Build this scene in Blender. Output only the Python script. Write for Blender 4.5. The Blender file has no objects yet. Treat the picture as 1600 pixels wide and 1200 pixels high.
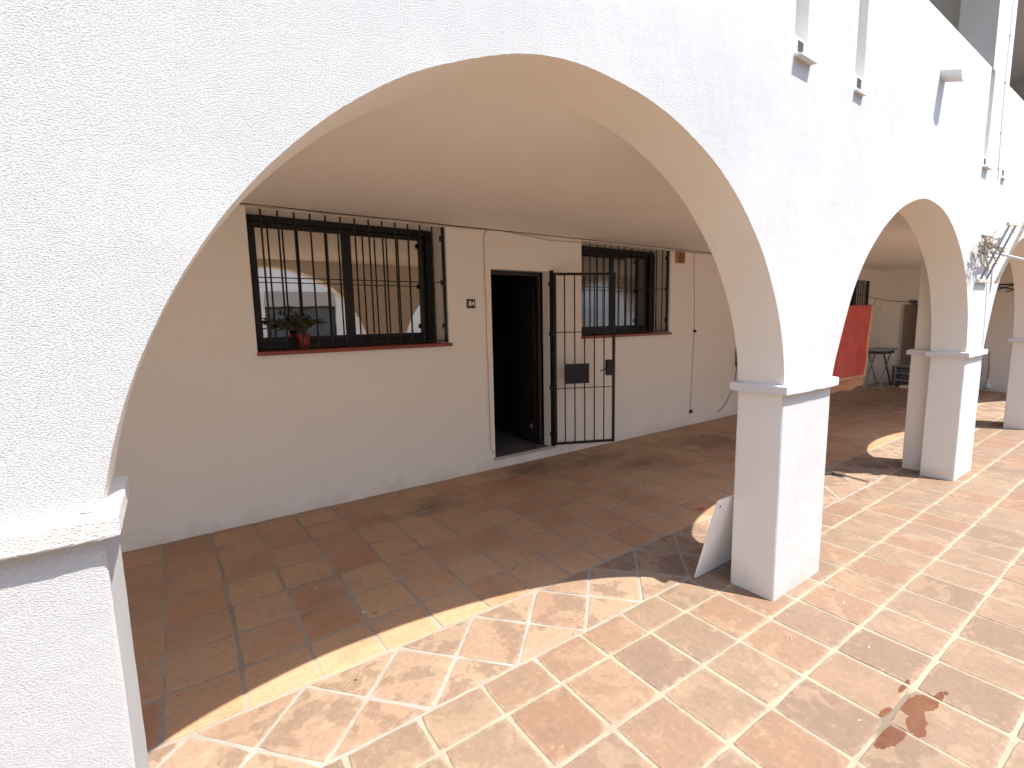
import bpy, math, random
from mathutils import Vector, Matrix, noise
random.seed(7)
S = bpy.context.scene
C = S.collection
rad = math.radians

# ------------------------------------------------------------------ camera, sky, sun, exposure
YAW, PITCH, ROLL = rad(34.89), rad(-7.3832), rad(-1.1839)
CAM = Vector((-2.6532, -1.2805, 1.6))
fwd = Vector((math.sin(YAW)*math.cos(PITCH), math.cos(YAW)*math.cos(PITCH), math.sin(PITCH)))
rt = Vector((math.cos(YAW), -math.sin(YAW), 0)); up = rt.cross(fwd)
R_ = rt*math.cos(ROLL)+up*math.sin(ROLL); U_ = -rt*math.sin(ROLL)+up*math.cos(ROLL)
cd = bpy.data.cameras.new('camera'); cam = bpy.data.objects.new('camera', cd); C.objects.link(cam)
cam.matrix_world = Matrix(((R_.x, U_.x, -fwd.x, CAM.x), (R_.y, U_.y, -fwd.y, CAM.y), (R_.z, U_.z, -fwd.z, CAM.z), (0, 0, 0, 1)))
cd.sensor_width = 36; cd.lens = 763.48/1600*36; cd.clip_end = 2000; cd.clip_start = 0.05
S.camera = cam

SUN_EL, SUN_AZ = 63.4, 150.7          # azimuth clockwise from +Y
w = bpy.data.worlds.new('World'); S.world = w; w.use_nodes = True
nt = w.node_tree; bg = nt.nodes['Background']
sky = nt.nodes.new('ShaderNodeTexSky'); sky.sky_type = 'NISHITA'; sky.sun_disc = False
sky.sun_elevation = rad(SUN_EL); sky.sun_rotation = rad(SUN_AZ)
nt.links.new(sky.outputs[0], bg.inputs[0]); bg.inputs[1].default_value = 0.15
sl = bpy.data.lights.new('sun', 'SUN'); sl.energy = 3.25; sl.angle = rad(0.53); sl.color = (1, .95, .875)
so = bpy.data.objects.new('sun', sl); C.objects.link(so)
so.rotation_euler = Vector((-.245, .437, -1)).to_track_quat('-Z', 'Y').to_euler()
so.location = (2, -4, 9)
S.view_settings.view_transform = 'Standard'; S.view_settings.look = 'None'
S.view_settings.exposure = 1.53; S.view_settings.gamma = 1
S.render.engine = 'CYCLES'
S.cycles.max_bounces = 12; S.cycles.diffuse_bounces = 9

# ------------------------------------------------------------------ helpers
class MB:
    def __init__(s): s.v = []; s.f = []; s.m = []; s.mi = 0
    def q(s, *pts):
        b = len(s.v); s.v += [tuple(p) for p in pts]; s.f.append(tuple(range(b, b+len(pts)))); s.m.append(s.mi); return s
    def raw(s, vs, fs):
        b = len(s.v); s.v += [tuple(p) for p in vs]
        for f in fs: s.f.append(tuple(b+i for i in f)); s.m.append(s.mi)
        return s
    def box(s, x0, y0, z0, x1, y1, z1, c=0.0, mat=None):
        """box with chamfered edges of size c"""
        if c <= 0:
            P = [(x, y, z) for x in (x0, x1) for y in (y0, y1) for z in (z0, z1)]
            F = [(0, 1, 3, 2), (4, 6, 7, 5), (0, 4, 5, 1), (2, 3, 7, 6), (0, 2, 6, 4), (1, 5, 7, 3)]
        else:
            P = []; idx = {}
            lim = ((x0, x1), (y0, y1), (z0, z1))
            for a in (0, 1):
                for b_ in (0, 1):
                    for d in (0, 1):
                        cor = [lim[0][a], lim[1][b_], lim[2][d]]; ins = [c if k == 0 else -c for k in (a, b_, d)]
                        for ax in range(3):
                            p = [cor[k]+(0 if k == ax else ins[k]) for k in range(3)]
                            idx[(a, b_, d, ax)] = len(P); P.append(tuple(p))
            F = []
            for ax in range(3):
                o = [k for k in range(3) if k != ax]
                for sd in (0, 1):
                    loop = []
                    for u, v in ((0, 0), (1, 0), (1, 1), (0, 1)):
                        k = [0, 0, 0]; k[ax] = sd; k[o[0]] = u; k[o[1]] = v
                        loop.append(idx[(*k, ax)])
                    F.append(loop)
            for ax in range(3):      # edges parallel to ax
                o = [k for k in range(3) if k != ax]
                for u in (0, 1):
                    for v in (0, 1):
                        ks = []
                        for e in (0, 1):
                            k = [0, 0, 0]; k[ax] = e; k[o[0]] = u; k[o[1]] = v; ks.append(k)
                        F.append([idx[(*ks[0], o[0])], idx[(*ks[0], o[1])], idx[(*ks[1], o[1])], idx[(*ks[1], o[0])]])
            for a in (0, 1):
                for b_ in (0, 1):
                    for d in (0, 1): F.append([idx[(a, b_, d, k)] for k in range(3)])
        if mat is not None: P = [tuple(mat @ Vector(p)) for p in P]
        return s.raw(P, F)
    def tube(s, pts, r, n=8, cap=True):
        pts = [Vector(p) for p in pts]; b = len(s.v); K = len(pts)
        ref = None
        for i, p in enumerate(pts):
            t = (pts[min(i+1, K-1)]-pts[max(i-1, 0)]).normalized()
            if ref is None: ref = Vector((0, 0, 1)) if abs(t.z) < .9 else Vector((1, 0, 0))
            a = t.cross(ref).normalized(); c_ = a.cross(t).normalized(); ref = c_
            rr = r[i] if isinstance(r, (list, tuple)) else r
            for k in range(n):
                th = 2*math.pi*k/n+math.pi/n; s.v.append(tuple(p+a*math.cos(th)*rr+c_*math.sin(th)*rr))
        for i in range(K-1):
            for k in range(n):
                s.f.append((b+i*n+k, b+i*n+(k+1) % n, b+(i+1)*n+(k+1) % n, b+(i+1)*n+k)); s.m.append(s.mi)
        if cap:
            s.f.append(tuple(b+k for k in range(n))); s.m.append(s.mi)
            s.f.append(tuple(b+(K-1)*n+k for k in range(n))); s.m.append(s.mi)
        return s
    def lathe(s, cx, cy, prof, n=24):
        b = len(s.v)
        for r, z in prof:
            for k in range(n):
                th = 2*math.pi*k/n; s.v.append((cx+r*math.cos(th), cy+r*math.sin(th), z))
        for i in range(len(prof)-1):
            for k in range(n):
                s.f.append((b+i*n+k, b+i*n+(k+1) % n, b+(i+1)*n+(k+1) % n, b+(i+1)*n+k)); s.m.append(s.mi)
        return s
    def build(s, name, mats, parent=None, smooth=False, fix=True):
        me = bpy.data.meshes.new(name); me.from_pydata(s.v, [], s.f)
        for m in (mats if isinstance(mats, (list, tuple)) else [mats]): me.materials.append(m)
        me.polygons.foreach_set('material_index', s.m)
        if smooth: me.polygons.foreach_set('use_smooth', [True]*len(s.f))
        me.update()
        if fix:
            import bmesh
            bm = bmesh.new(); bm.from_mesh(me); bmesh.ops.remove_doubles(bm, verts=bm.verts, dist=1e-5)
            bmesh.ops.recalc_face_normals(bm, faces=bm.faces); bm.to_mesh(me); bm.free()
        o = bpy.data.objects.new(name, me); C.objects.link(o)
        if parent is not None:
            o.parent = parent
            p = parent; off = Vector((0, 0, 0))
            while p is not None: off += p.location; p = p.parent
            o.location = -off
        return o

def tag(o, label=None, cat=None, group=None, kind=None):
    if label: o['label'] = label
    if cat: o['category'] = cat
    if group: o['group'] = group
    if kind: o['kind'] = kind
    return o
def empty(name, loc, label, cat, group=None):
    o = bpy.data.objects.new(name, None); C.objects.link(o); o.location = loc; o.empty_display_size = .1
    return tag(o, label, cat, group)

# ------------------------------------------------------------------ materials
class NT:
    def __init__(s, name):
        s.m = bpy.data.materials.new(name); s.m.use_nodes = True; s.t = s.m.node_tree
        s.b = s.t.nodes['Principled BSDF']; s.geo = s.t.nodes.new('ShaderNodeNewGeometry')
        s.pos = s.geo.outputs['Position']
    def n(s, typ, **k):
        x = s.t.nodes.new(typ)
        for a, b in k.items(): setattr(x, a, b)
        return x
    def l(s, a, b): s.t.links.new(a, b)
    def noise(s, scale, detail=4, rough=.55, vec=None, mul=None, w_=None, dist=0):
        x = s.n('ShaderNodeTexNoise'); x.inputs['Scale'].default_value = scale; x.inputs['Detail'].default_value = detail
        x.inputs['Roughness'].default_value = rough; x.inputs['Distortion'].default_value = dist
        v = vec or s.pos
        if mul:
            mp = s.n('ShaderNodeVectorMath', operation='MULTIPLY'); s.l(v, mp.inputs[0]); mp.inputs[1].default_value = mul; v = mp.outputs[0]
        if w_ is not None:
            x.noise_dimensions = '4D'; s.l(w_, x.inputs['W'])
        s.l(v, x.inputs['Vector']); return x.outputs['Fac']
    def ramp(s, fac, stops, interp='LINEAR'):
        x = s.n('ShaderNodeValToRGB'); s.l(fac, x.inputs[0]); e = x.color_ramp.elements; x.color_ramp.interpolation = interp
        while len(e) < len(stops): e.new(.5)
        for i, (p, c) in enumerate(stops):
            e[i].position = p; e[i].color = (c if hasattr(c, '__len__') else (c, c, c))[:3]+(1,) if hasattr(c, '__len__') else (c, c, c, 1)
        return x.outputs[0]
    def mix(s, fac, a, b, mode='MIX'):
        x = s.n('ShaderNodeMix', data_type='RGBA', blend_type=mode)
        if isinstance(fac, (int, float)): x.inputs[0].default_value = fac
        else: s.l(fac, x.inputs[0])
        for i, c in ((6, a), (7, b)):
            if hasattr(c, '__len__'): x.inputs[i].default_value = tuple(c)[:3]+(1,)
            else: s.l(c, x.inputs[i])
        return x.outputs[2]
    def math(s, op, a, b=None, c=None, clamp=False):
        x = s.n('ShaderNodeMath', operation=op); x.use_clamp = clamp
        for i, v in enumerate((a, b, c)):
            if v is None: continue
            if isinstance(v, (int, float)): x.inputs[i].default_value = v
            else: s.l(v, x.inputs[i])
        return x.outputs[0]
    def bump(s, h, strength, dist, prev=None):
        x = s.n('ShaderNodeBump'); x.inputs['Strength'].default_value = strength; x.inputs['Distance'].default_value = dist
        s.l(h, x.inputs['Height'])
        if prev: s.l(prev, x.inputs['Normal'])
        return x.outputs[0]
    def base(s, c):
        if hasattr(c, '__len__'): s.b.inputs['Base Color'].default_value = tuple(c)[:3]+(1,)
        else: s.l(c, s.b.inputs['Base Color'])
        return s
    def rough(s, r):
        if isinstance(r, (int, float)): s.b.inputs['Roughness'].default_value = r
        else: s.l(r, s.b.inputs['Roughness'])
        return s
    def norm(s, n_): s.l(n_, s.b.inputs['Normal']); return s

def plain(name, col, rough=.6, metal=0, var=.12, scale=14, bump=0.0):
    t = NT(name); f = t.noise(scale, 5)
    lo = tuple(c*(1-var) for c in col); hi = tuple(min(1, c*(1+var)) for c in col)
    t.base(t.ramp(f, [(.3, lo), (.7, hi)])); t.rough(rough); t.b.inputs['Metallic'].default_value = metal
    if bump: t.norm(t.bump(t.noise(scale*6, 4), .5, bump))
    return t.m

# rough outside stucco (trowelled, grainy), broad hand-made unevenness, faint streaks
def stucco(name, col, grain, d1, soft=.0):
    t = NT(name)
    big = t.noise(2.2, 4, .6); mid = t.noise(9, 4, .6); 
    c = t.ramp(big, [(.25, tuple(x*.965 for x in col)), (.75, col)])
    st = t.noise(3.0, 5, .6, mul=(3.2, 3.2, .35))
    c = t.mix(t.math('MULTIPLY', t.ramp(st, [(.55, 0.0), (.85, 1.0)]), .05), c, (.62, .59, .54))
    z3 = t.n('ShaderNodeSeparateXYZ'); t.l(t.pos, z3.inputs[0])
    foot = t.math('ADD', t.math('MULTIPLY', z3.outputs[2], 3.2), t.math('MULTIPLY', t.noise(5, 5, .65), -1.9))
    splash = t.ramp(t.math('ADD', foot, 1.0), [(.02, .22), (.45, 0.0)])
    c = t.mix(splash, c, (.46, .36, .27))
    mk = t.math('MULTIPLY', t.ramp(t.noise(13, 6, .75, mul=(1, 1, .6)), [(.66, 0.0), (.74, 1.0)]), t.ramp(t.noise(.8, 2), [(.5, 0.0), (.62, .13)]))
    c = t.mix(mk, c, (.40, .34, .28))
    t.base(c); t.rough(.92); t.b.inputs['Specular IOR Level'].default_value = .15
    worm = t.noise(grain, 3, .6, mul=(1, 1, 1.7), dist=.35)
    fine = t.noise(grain*2.7, 3, .6)
    sx = t.n('ShaderNodeSeparateXYZ'); t.l(t.pos, sx.inputs[0]); sn = t.n('ShaderNodeSeparateXYZ'); t.l(t.geo.outputs['True Normal'], sn.inputs[0])
    # the trowelled grain is coarse at one end of the wall and rubbed smooth further along, and never on soffits
    xg = t.math('SUBTRACT', t.math('ADD', t.math('MULTIPLY', sx.outputs[0], -.12), t.math('MULTIPLY', t.noise(.9, 4, .6), 1.5)), .20)
    patch = t.ramp(xg, [(.10, .22), (.45, .55), (.78, 1.0)])
    face = t.math('MAXIMUM', t.math('ABSOLUTE', sn.outputs[1]), t.math('MULTIPLY', sn.outputs[0], .8))
    patch = t.math('MULTIPLY', patch, t.ramp(face, [(.3, .12), (.75, 1.0)]))
    h = t.math('ADD', t.math('MULTIPLY', t.ramp(worm, [(.30, 0.0), (.50, .62), (.72, 1.0)]), 1.0), t.math('MULTIPLY', fine, .45))
    h = t.math('MULTIPLY', h, patch)
    n1 = t.bump(h, 1.0, d1)
    n0 = t.bump(t.math('ADD', big, t.math('MULTIPLY', mid, .10)), 1.0, .012, n1)
    t.norm(n0); return t.m
M_STUCCO = stucco('rough_white_stucco', (.575, .582, .585), 225, .0028)  # mainly sunlit faces; same paint as the shaded copy, toned down against clipping
M_IMPOST = stucco('impost_stucco', (.68, .665, .635), 180, .0028)
M_STUCCO_SHADE = stucco('shade_face_stucco', (.81, .765, .69), 120, .0010)  # same paint on shaded faces; bounce light put into a brighter, warmer colour
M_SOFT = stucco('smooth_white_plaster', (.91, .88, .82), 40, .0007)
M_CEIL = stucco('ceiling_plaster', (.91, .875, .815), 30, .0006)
M_UPSHADE = stucco('upper_gallery_shade_plaster', (.38, .36, .335), 40, .001)  # white plaster darkened; the upper gallery's shade is put into the colour
M_OPP = stucco('courtyard_render', (.84, .79, .71), 50, .002)
M_BLACK = plain('black_painted_iron', (.007, .007, .008), .5, 0, .25, 30, .0004)
M_FRAME = plain('black_window_frame', (.007, .008, .009), .4, 0, .2, 20)
M_SILL = plain('glazed_red_clay_sill', (.26, .062, .035), .4, 0, .25, 9, .0006)
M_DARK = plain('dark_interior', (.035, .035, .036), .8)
M_DOOR = plain('dark_brown_door', (.022, .018, .016), .45, 0, .2, 8)
M_WHITEP = plain('white_painted_board', (.84, .83, .81), .55, 0, .04, 5)
M_CABLE = plain('painted_cable', (.55, .49, .42), .6, 0, .15)
M_CABLED = plain('dark_cable', (.05, .04, .035), .6)
M_TERRA = plain('terracotta_vent_clay', (.50, .26, .13), .8, 0, .2, 25, .001)
M_POT = plain('red_plastic_pot', (.36, .028, .018), .38, 0, .1, 10)
M_SOIL = plain('potting_soil', (.04, .028, .02), .95, 0, .4, 60, .004)
M_STEM = plain('woody_stem', (.10, .085, .05), .8, 0, .3, 40)
M_METAL = plain('brushed_metal', (.45, .45, .46), .35, .8)
M_GREYP = plain('grey_blue_plastic', (.30, .345, .36), .5, 0, .12, 8)
M_GREYD = plain('dark_grey_plastic', (.05, .06, .075), .5, 0, .15, 8)
M_WOOD = plain('weathered_pine', (.56, .50, .40), .75, 0, .2, 30, .001)
M_CORD = plain('grey_cord', (.20, .21, .25), .7)
M_POLE = plain('pale_aluminium_pole', (.55, .60, .64), .4, .3)
M_CLIP = plain('black_plastic', (.015, .015, .017), .5)
M_TILEBACK = plain('painted_threshold', (.45, .42, .38), .7, 0, .1)
M_DRY = plain('dried_palm_leaf', (.34, .29, .22), .85, 0, .45, 50)
M_SHUT = plain('brown_roller_shutter', (.42, .36, .32), .6, 0, .05)
M_STEPF = plain('interior_stone_floor', (.13, .135, .14), .35, 0, .2, 12)

def glass_mat(name, tint, rough):
    t = NT(name); t.base(tint); t.b.inputs['Metallic'].default_value = 1.0; t.rough(rough)
    t.norm(t.bump(t.noise(2.5, 2), .12, .004)); return t.m
M_GLASS = glass_mat('mirror_coated_glass', (.70, .675, .62), .014)
M_GLASSB = glass_mat('dimmed_coated_glass', (.27, .275, .275), .10)  # darker, rougher copy; the duller reflection is put into the tint

def leaf_mat():
    t = NT('jade_leaf'); oi = t.n('ShaderNodeNewGeometry'); 
    c = t.ramp(oi.outputs['Random Per Island'], [(0, (.018, .030, .012)), (.6, (.040, .055, .020)), (.88, (.10, .095, .035)), (1, (.20, .13, .04))])
    t.base(c); t.rough(.45); return t.m
M_LEAF = leaf_mat()

def cloth_mat(name, col, col2):
    t = NT(name); f = t.noise(6, 4); w_ = t.noise(260, 2)
    t.base(t.ramp(f, [(.3, col), (.7, col2)])); t.rough(.95)
    t.b.inputs['Sheen Weight'].default_value = .25
    t.norm(t.bump(w_, .4, .002)); return t.m
M_RED = cloth_mat('red_terry_cloth', (.52, .040, .024), (.68, .070, .038))
M_ORANGE = cloth_mat('orange_cloth', (.66, .30, .12), (.74, .38, .17))
M_TRIM = cloth_mat('orange_fringe', (.72, .34, .16), (.80, .48, .28))

# terracotta tiles
def tile_mat():
    t = NT('terracotta_tiles')
    at = t.n('ShaderNodeAttribute'); at.attribute_name = 'tile'
    sp = t.n('ShaderNodeSeparateColor'); t.l(at.outputs['Color'], sp.inputs[0])
    rnd, zone, r2 = sp.outputs[0], sp.outputs[1], sp.outputs[2]   # random tone, 1 = inner glazed zone / .5 = diagonal band, random seed
    seed = t.math('MULTIPLY', r2, 37.0)
    base = t.ramp(rnd, [(0, (.187, .125, .086)), (.25, (.225, .154, .106)), (.5, (.247, .170, .112)), (.75, (.247, .154, .100)), (1, (.225, .132, .084))])
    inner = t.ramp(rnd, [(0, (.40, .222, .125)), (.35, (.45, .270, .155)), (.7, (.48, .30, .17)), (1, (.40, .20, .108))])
    band = t.ramp(rnd, [(0, (.275, .192, .134)), (.5, (.315, .222, .152)), (1, (.275, .18, .122))])
    cl = t.noise(5.5, 6, .62, w_=seed, dist=.4)
    taupe = t.ramp(cl, [(.42, 0.0), (.66, 1.0)])
    base = t.mix(t.math('MULTIPLY', taupe, .55), base, (.185, .128, .090))
    pale = t.noise(4.2, 7, .66, w_=t.math('ADD', seed, 5.0), dist=.6)
    palem = t.ramp(pale, [(.54, 0.0), (.565, .75), (.7, 1.0)])
    base = t.mix(t.math('MULTIPLY', palem, .38), base, (.345, .245, .155))
    b2 = t.noise(5.0, 7, .64, w_=t.math('ADD', seed, 9.0), dist=.35)
    band = t.mix(t.ramp(b2, [(.50, 0.0), (.53, .8), (.68, .9)]), band, (.21, .14, .098))
    band = t.mix(t.math('MULTIPLY', palem, .5), band, (.37, .275, .185))
    i2 = t.noise(3.0, 5, .6, w_=t.math('ADD', seed, 3.0))
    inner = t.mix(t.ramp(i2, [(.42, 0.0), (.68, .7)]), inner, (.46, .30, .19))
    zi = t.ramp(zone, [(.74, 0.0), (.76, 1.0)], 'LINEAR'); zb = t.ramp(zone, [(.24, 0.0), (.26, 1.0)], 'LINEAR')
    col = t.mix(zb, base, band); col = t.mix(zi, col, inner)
    edge = t.n('ShaderNodeAttribute'); edge.attribute_name = 'edge'
    em = t.math('MULTIPLY', edge.outputs['Fac'], t.ramp(t.noise(22, 5, .7), [(.42, 0.0), (.7, 1.0)]))
    col = t.mix(t.math('MULTIPLY', em, .55), col, (.40, .325, .24))
    fn = t.noise(38, 6, .72, w_=seed)
    col = t.mix(t.ramp(fn, [(.34, .30), (.5, 0.0)]), col, (.13, .09, .06))
    col = t.mix(t.ramp(fn, [(.55, 0.0), (.72, .28)]), col, (.46, .36, .27))
    # pits and specks
    pit = t.ramp(t.noise(60, 4, .75, mul=(1, 1, 1)), [(.70, 0.0), (.76, 1.0)])
    reg = t.ramp(t.noise(1.7, 3), [(.48, 0.0), (.62, 1.0)])
    col = t.mix(t.math('MULTIPLY', t.math('MULTIPLY', pit, reg), .6), col, (.10, .075, .05))
    # soot-like dirt inside the gallery
    x = t.n('ShaderNodeSeparateXYZ'); t.l(t.pos, x.inputs[0])
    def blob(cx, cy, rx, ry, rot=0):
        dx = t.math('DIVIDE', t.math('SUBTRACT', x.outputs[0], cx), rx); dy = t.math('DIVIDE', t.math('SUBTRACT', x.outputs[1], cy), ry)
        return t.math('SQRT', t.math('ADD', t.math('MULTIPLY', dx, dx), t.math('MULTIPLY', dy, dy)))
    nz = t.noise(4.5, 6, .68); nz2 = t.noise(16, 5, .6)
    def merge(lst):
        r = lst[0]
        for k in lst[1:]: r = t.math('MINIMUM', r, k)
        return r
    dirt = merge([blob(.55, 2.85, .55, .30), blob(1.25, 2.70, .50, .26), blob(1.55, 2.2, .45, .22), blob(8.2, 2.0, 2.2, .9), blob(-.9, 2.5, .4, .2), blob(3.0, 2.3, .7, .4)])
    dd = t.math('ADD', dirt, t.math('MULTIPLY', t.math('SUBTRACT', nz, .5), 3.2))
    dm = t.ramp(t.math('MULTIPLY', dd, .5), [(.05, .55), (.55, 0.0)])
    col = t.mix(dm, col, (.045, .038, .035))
    # general grime patches inner zone
    gr = t.math('MULTIPLY', t.ramp(t.noise(2.1, 6, .65), [(.5, 0.0), (.78, .4)]), zi)
    col = t.mix(gr, col, (.11, .07, .05))
    # wet stain in the courtyard
    wet = merge([blob(-.29, -.725, .075, .030), blob(-.225, -.750, .055, .028), blob(-.375, -.752, .060, .026), blob(-.425, -.778, .030, .016), blob(-.425, -.675, .045, .020), blob(-.515, -.722, .060, .028), blob(-.575, -.712, .05, .02), blob(-.19, -.658, .055, .008), blob(-.155, -.765, .045, .011), blob(-.10, -.775, .012, .007)])
    wd = t.math('ADD', wet, t.math('MULTIPLY', t.math('SUBTRACT', nz2, .5), 1.6))
    wm = t.ramp(t.math('MULTIPLY', wd, .5), [(.56, 1.0), (.60, 0.0)])
    wcol = t.mix(1.0, col, (.58, .33, .25), 'MULTIPLY')
    col = t.mix(wm, col, wcol)
    damp = t.ramp(t.math('ADD', merge([blob(-.40, -.73, .30, .10)]), t.math('MULTIPLY', t.math('SUBTRACT', nz2, .5), 1.2)), [(.5, .22), (1.0, 0.0)])
    col = t.mix(damp, col, (.17, .10, .065))
    t.base(col)
    r = t.mix(zi, t.ramp(cl, [(.3, .78), (.7, .9)]), t.ramp(i2, [(.3, .50), (.7, .66)]))
    r = t.mix(wm, r, (.22, .22, .22))
    t.rough(r); t.b.inputs['Specular IOR Level'].default_value = .3
    h = t.math('ADD', t.noise(7, 4, w_=seed), t.math('MULTIPLY', t.noise(70, 4), .12))
    t.norm(t.bump(h, .9, .009)); return t.m
M_TILE = tile_mat()
def grout_mat():
    t = NT('cement_grout')
    c = t.ramp(t.noise(6, 5, .7), [(.3, (.255, .215, .15)), (.7, (.35, .305, .225))])
    x = t.n('ShaderNodeSeparateXYZ'); t.l(t.pos, x.inputs[0])
    m1 = t.ramp(t.math('SUBTRACT', x.outputs[1], -.2), [(.55, 0.0), (.66, 1.0)])
    c = t.mix(m1, c, t.ramp(t.noise(7, 4), [(.3, (.25, .225, .19)), (.7, (.35, .32, .275))]))
    m2 = t.ramp(t.math('SUBTRACT', x.outputs[1], .3), [(.55, 0.0), (.75, 1.0)])
    c = t.mix(m2, c, t.ramp(t.noise(3, 5), [(.3, (.27, .215, .165)), (.7, (.38, .31, .24))]))
    k = t.ramp(t.noise(14, 6, .75), [(.60, 0.0), (.72, .7)])
    c = t.mix(t.math('MULTIPLY', k, .7), c, (.14, .12, .09))
    gx = t.math('DIVIDE', t.math('ADD', x.outputs[0], .40), .24); gy = t.math('DIVIDE', t.math('ADD', x.outputs[1], .70), .06)
    gd = t.math('ADD', t.math('SQRT', t.math('ADD', t.math('MULTIPLY', gx, gx), t.math('MULTIPLY', gy, gy))), t.math('MULTIPLY', t.noise(20, 4), .5))
    c = t.mix(t.ramp(t.math('MULTIPLY', gd, .5), [(.45, .75), (.62, 0.0)]), c, (.115, .085, .055))
    t.base(c); t.rough(.95); t.norm(t.bump(t.noise(45, 5), .9, .004)); return t.m
M_GROUT = grout_mat()
M_GROUND = plain('dusty_ground', (.34, .27, .20), .95, 0, .2, 2, .01)

# ------------------------------------------------------------------ dimensions
T, D, CE = .258, 3.082, 2.535
E_, ZI0, ZI1 = .03, 1.178, 1.227
PIL = [(-6.67, -6.10), (-3.37, -2.80), (0.0, .562), (3.319, 3.897), (6.64, 7.21), (9.95, 10.53), (13.25, 13.8)]
PT = 3.64; DEC = 5.7; TOPZ = 6.3
ARC1 = [(-2.80, 1.20), (-2.792, 1.27), (-2.774, 1.333), (-2.764, 1.372), (-2.745, 1.438), (-2.709, 1.531), (-2.685, 1.582), (-2.659, 1.638), (-2.631, 1.691), (-2.592, 1.753), (-2.541, 1.833), (-2.501, 1.881), (-2.457, 1.939), (-2.381, 2.015), (-2.32, 2.072), (-2.266, 2.119), (-2.152, 2.202), (-2.078, 2.248), (-1.993, 2.29), (-1.902, 2.33), (-1.775, 2.38), (-1.69, 2.405), (-1.592, 2.425), (-1.506, 2.433), (-1.409, 2.436), (-1.273, 2.427), (-1.086, 2.399), (-0.931, 2.356), (-0.767, 2.29), (-0.653, 2.232), (-0.52, 2.144), (-0.395, 2.035), (-0.258, 1.886), (-0.145, 1.71), (-0.082, 1.582), (-0.03, 1.432), (-.004, 1.29), (0.0, 1.20)]
ARC2 = [(.562, 1.20), (.592, 1.31), (.64, 1.42), (.71, 1.58), (0.80, 1.755), (0.906, 1.90), (1.03, 2.02), (1.196, 2.15), (1.435, 2.285), (1.60, 2.345), (1.739, 2.385), (1.90, 2.412), (2.081, 2.412), (2.298, 2.385), (2.502, 2.325), (2.686, 2.235), (2.885, 2.10), (3.049, 1.945), (3.166, 1.775), (3.25, 1.591), (3.30, 1.389), (3.319, 1.20)]
def arc_pts(a, x0, x1):
    ax0, ax1 = a[0][0], a[-1][0]
    return [(x0+(x-ax0)/(ax1-ax0)*(x1-x0), z) for x, z in a]
def cr(P, step=.022):
    """Catmull-Rom resample"""
    out = []
    for i in range(len(P)-1):
        p0 = P[max(i-1, 0)]; p1 = P[i]; p2 = P[i+1]; p3 = P[min(i+2, len(P)-1)]
        n = max(1, int(math.hypot(p2[0]-p1[0], p2[1]-p1[1])/step))
        for k in range(n):
            t = k/n
            out.append(tuple(.5*(2*p1[j]+(-p0[j]+p2[j])*t+(2*p0[j]-5*p1[j]+4*p2[j]-p3[j])*t*t+(-p0[j]+3*p1[j]-3*p2[j]+p3[j])*t**3) for j in (0, 1)))
    out.append(P[-1])
    for _ in range(40 if step < .05 else 3):
        q = out[:]
        for i in range(3, len(out)-3): q[i] = tuple((out[i-1][j]+2*out[i][j]+out[i+1][j])/4 for j in (0, 1))
        out = q
    return out
ARCS = []
for i in range(len(PIL)-1):
    a = PIL[i][1]; b = PIL[i+1][0]
    src = ARC1 if i in (0, 1) else ARC2
    ARCS.append(cr(arc_pts(src, a, b), .012 if i in (1, 2) else .06))
UP = [(x0-.02, x1-.04) for x0, x1 in PIL]
def up_arch(x0, x1):
    n = 24; return [(x0+(x1-x0)*(1-math.cos(math.pi*k/n))/2, 4.55+.95*math.sin(math.pi*k/n)) for k in range(n+1)]

# ------------------------------------------------------------------ ground and tiled floor
MB().q((-200, -200, -.06), (200, -200, -.06), (200, 200, -.06), (-200, 200, -.06)).build('ground', M_GROUND, fix=False)['kind'] = 'structure'

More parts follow.
